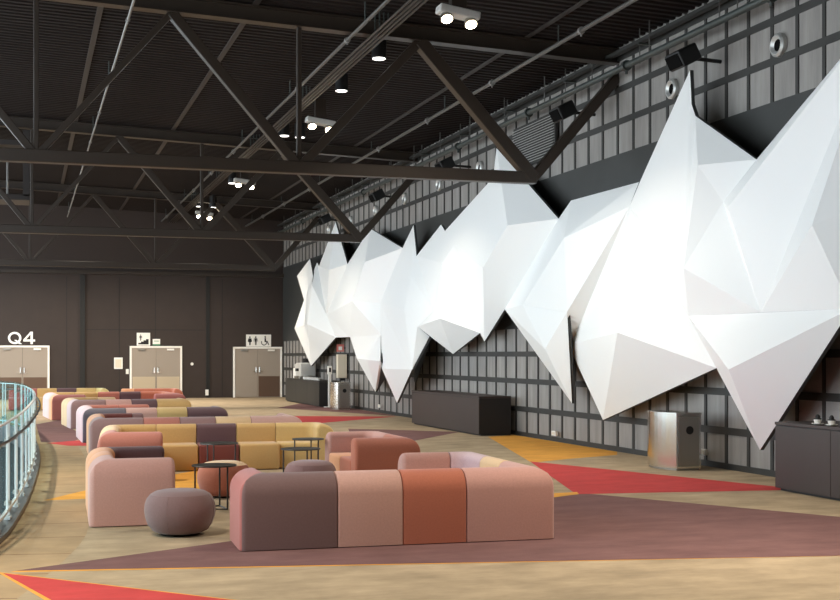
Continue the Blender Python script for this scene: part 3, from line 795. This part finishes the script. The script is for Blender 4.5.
sofa('modular_sofa', .61, 13.08, -1.5, (.88, 2.08), LF,
     [('C', (.88, .75), ('dark', 'peach')), ('S', .58, 'peach'), ('C', (.75, .85), 'pink')],
     'pink sofa end with plain flat side, behind the round brown pouf on the left')
sofa('modular_sofa', .91, 17.62, -4, (3.50, 1.55), UP,
     [('C', (.75, .85), 'tan', 'tan'), ('S', S6, 'mustard'), ('S', S6, 'dark', 'maroon'), ('S', S6, 'mustard'), ('C', (.83, .75), ('mustard', 'cream'), 'mustard'), ('S', .8, 'cream'), ('C', (.75, .87), 'salmon')],
     'long mustard and brown sofa facing the camera behind the small black tables', depth=.85)
sofa('modular_sofa', 1.02, 21.65, -1, (1.0, 2.1), LF,
     [('S', .2, 'mauve'), ('C', (.80, .75), ('maroon', 'peach')), ('S', .6, 'peach'), ('C', (.75, .87), 'mauve'), ('S', .6, 'salmon'), ('S', .6, 'mauve'), ('S', .6, 'cream'), ('C', (.9, .75), 'blush'), ('S', .5, 'pink')],
     'sofa directly behind the long mustard sofa, its back showing salmon, brown and cream panels')
sofa('modular_sofa', 1.06, 25.7, 1, (1.5, 2.1), LF,
     [('S', .65, 'salmon'), ('C', (.85, .75), ('salmon', 'lilac')), ('S', .6, 'lilac'), ('C', (.75, .85), ('lilac', 'slate')), ('S', .6, 'blush'), ('S', .6, 'tan'), ('C', (.82, .75), 'dark')],  # lilac left side has cool daylight put into its colour
     'sofa in the middle of the row with grey, pink, beige and dark brown back panels')
sofa('modular_sofa', 1.0, 30.7, 4, (1.3, 2.1), LF,
     [('S', .45, 'cream'), ('C', (.85, .75), ('mustard', 'cream')), ('S', .6, 'cream'), ('C', (.75, .82), ('lilac', 'mauve')), ('S', .6, 'pink'), ('S', .6, 'dark'), ('C', (.82, .75), 'mustard')],  # lilac side of the front corner also carries painted daylight
     'sofa with mauve, pink, brown and yellow back panels and a cream left end')
sofa('modular_sofa', 0.66, 34.8, 4, (2.70, 0), RT,
     [('C', (.85, .75), 'rose'), ('S', 1.2, 'orange'), ('C', (.75, .85), 'orange'), ('S', .6, 'dark'), ('S', .6, 'salmon'), ('S', .65, 'mustard'), ('C', (.85, .75), ('mustard', 'lilac')), ('S', 1.2, 'lilac'), ('C', (.75, .9), ('peach', 'rose'))],  # lilac left wing is paler for the daylight, set by colour
     'second farthest large sofa with pale peach left end and salmon, brown and orange backs')
sofa('modular_sofa', -.9, 41.2, -1, (3.45, .1), UP,
     [('C', (.9, .40), 'green'), ('S', .6, 'tan'), ('S', .6, 'dark'), ('S', .6, 'mustard'), ('S', .85, 'rose')],
     'farthest sofa on the left, below the left double door')
sofa('modular_sofa', 2.95, 40.0, -1, (1.75, .1), UP,
     [('C', (.85, .85), 'orange'), ('S', S6, 'orange'), ('S', .4, 'peach')],
     'farthest sofa on the right, orange, below the middle double door')
sofa('armchair', 3.94, 15.45, 0, (0, 0), RT,
     [('C', (.87, .87), 'orange', 'orange'), ('C', (.88, .87), 'pink', 'peach')],
     'deep orange and pink armchair open to the left, in the centre', 'armchair', .85, group=None)

# ------------------------------------------------------------------ poufs
def pouf(x, y, key, label, cap=None, r=.325, h=.43):
    p = empty('pouf', (x, y, .004), label=label, cat='pouf', group='round poufs')
    prof = [(0, .02), (r * .62, .02), (r * .78, .045), (r * .90, .10), (r * .975, .17), (r, .23), (r * .985, .29), (r * .93, .345), (r * .84, .385)]
    top = [(r * .84, .385), (r * .70, .412), (r * .5, .426), (r * .25, .43), (0, .43)]
    link('body', lathe(prof, 40), key, p, 70)
    link('top_panel', lathe(top, 40), cap or key, p, 70)
    link('glide', lathe([(0, 0), (r * .55, 0), (r * .6, .022), (0, .022)], 30), 'black', p)
    for k in range(4):
        bm = bmesh.new(); a = R(k * 90 + 62)
        pr = prof[2:]
        for (r0, z0), (r1, z1) in zip(pr, pr[1:]):
            tube(bm, ((r0 + .0005) * math.cos(a), (r0 + .0005) * math.sin(a), z0), ((r1 + .0005) * math.cos(a), (r1 + .0005) * math.sin(a), z1), .0025, 5)
        link('seam', bm, key, p)
pouf(1.42, 12.36, 'purple', 'round brown pouf in front of the pink sofa end, left of the nearest sofa', r=.338)
pouf(2.31, 15.5, 'orange', 'round orange pouf with pale top behind the low black table', 'cream')
pouf(3.33, 15.28, 'mauve', 'round mauve pouf peeking over the back of the nearest sofa', h=.43)

# ------------------------------------------------------------------ small tables
def table(x, y, h, r, label, a0):
    t = empty('side_table', (x, y, .004), R(a0), label, 'side table', 'small round black tables')
    link('tabletop', lathe([(0, h - .016), (r - .004, h - .016), (r, h - .012), (r, h - .004), (r - .004, h), (0, h)], 40), 'table', t, 40)
    for k in range(3):
        a = R(120 * k); q = (r * .86 * math.cos(a), r * .86 * math.sin(a))
        link('leg', T((q[0], q[1], .006), (q[0], q[1], h - .014), .010, 8), 'table', t, 60)
    bm = bmesh.new()
    for k in range(3):
        a = R(120 * k); a2 = R(120 * k + 120)
        tube(bm, (r * .86 * math.cos(a), r * .86 * math.sin(a), .008), (r * .86 * math.cos(a2), r * .86 * math.sin(a2), .008), .008, 6)
    link('base_ring', bm, 'table', t)
table(2.02, 14.30, .49, .25, 'low black round table standing left of the nearest sofa, over the orange pouf', -55)
table(2.40, 16.55, .58, .25, 'taller black round table at the dark seat of the long mustard sofa', 100)
table(3.42, 16.28, .505, .26, 'low black round table at the tan corner of the long mustard sofa', 40)
table(3.70, 17.12, .574, .22, 'taller black round table farthest right, touching the tan corner', 65)

# ------------------------------------------------------------------ light
w = bpy.data.worlds.new('world'); SC.world = w; w.use_nodes = True
bg = w.node_tree.nodes['Background']; bg.inputs[0].default_value = (.82, .92, 1.0, 1); bg.inputs[1].default_value = SKY
def area(name, loc, rot, size, power, col, spread=180, shape='DISK', size_y=None):
    l = bpy.data.lights.new(name, 'AREA'); l.shape = shape; l.size = size; l.energy = power; l.color = col; l.spread = R(spread)
    if size_y: l.size_y = size_y
    o = bpy.data.objects.new(name, l); COL.objects.link(o); o.location = loc; o.rotation_euler = rot
    return o
for x, y, z in spots:
    area('lamp_and_fill_light', (x, y, z - .02), (0, 0, 0), .2, LAMP * (2 if y > 40 else 1), LCOL, 140 if y > 40 else 118)
# one lamp carries on the row; the others are fill added for floor and far end
for x, y in ((1.9, 46.4), (6.19, 9.4), (-1.5, 9.4), (-1.5, 18.0), (-1.5, 27.4), (-1.5, 37.0), (-1.5, 46.4)):
    area('lamp_and_fill_light', (x, y, 6.7), (0, 0, 0), .3, LAMP * (3 if y > 30 else 2), LCOL, 140 if y > 30 else 100)
SC.view_settings.view_transform = 'Standard'; SC.view_settings.look = 'None'
SC.view_settings.gamma = 1; SC.view_settings.use_curve_mapping = False
SC.view_settings.exposure = EXPOSURE
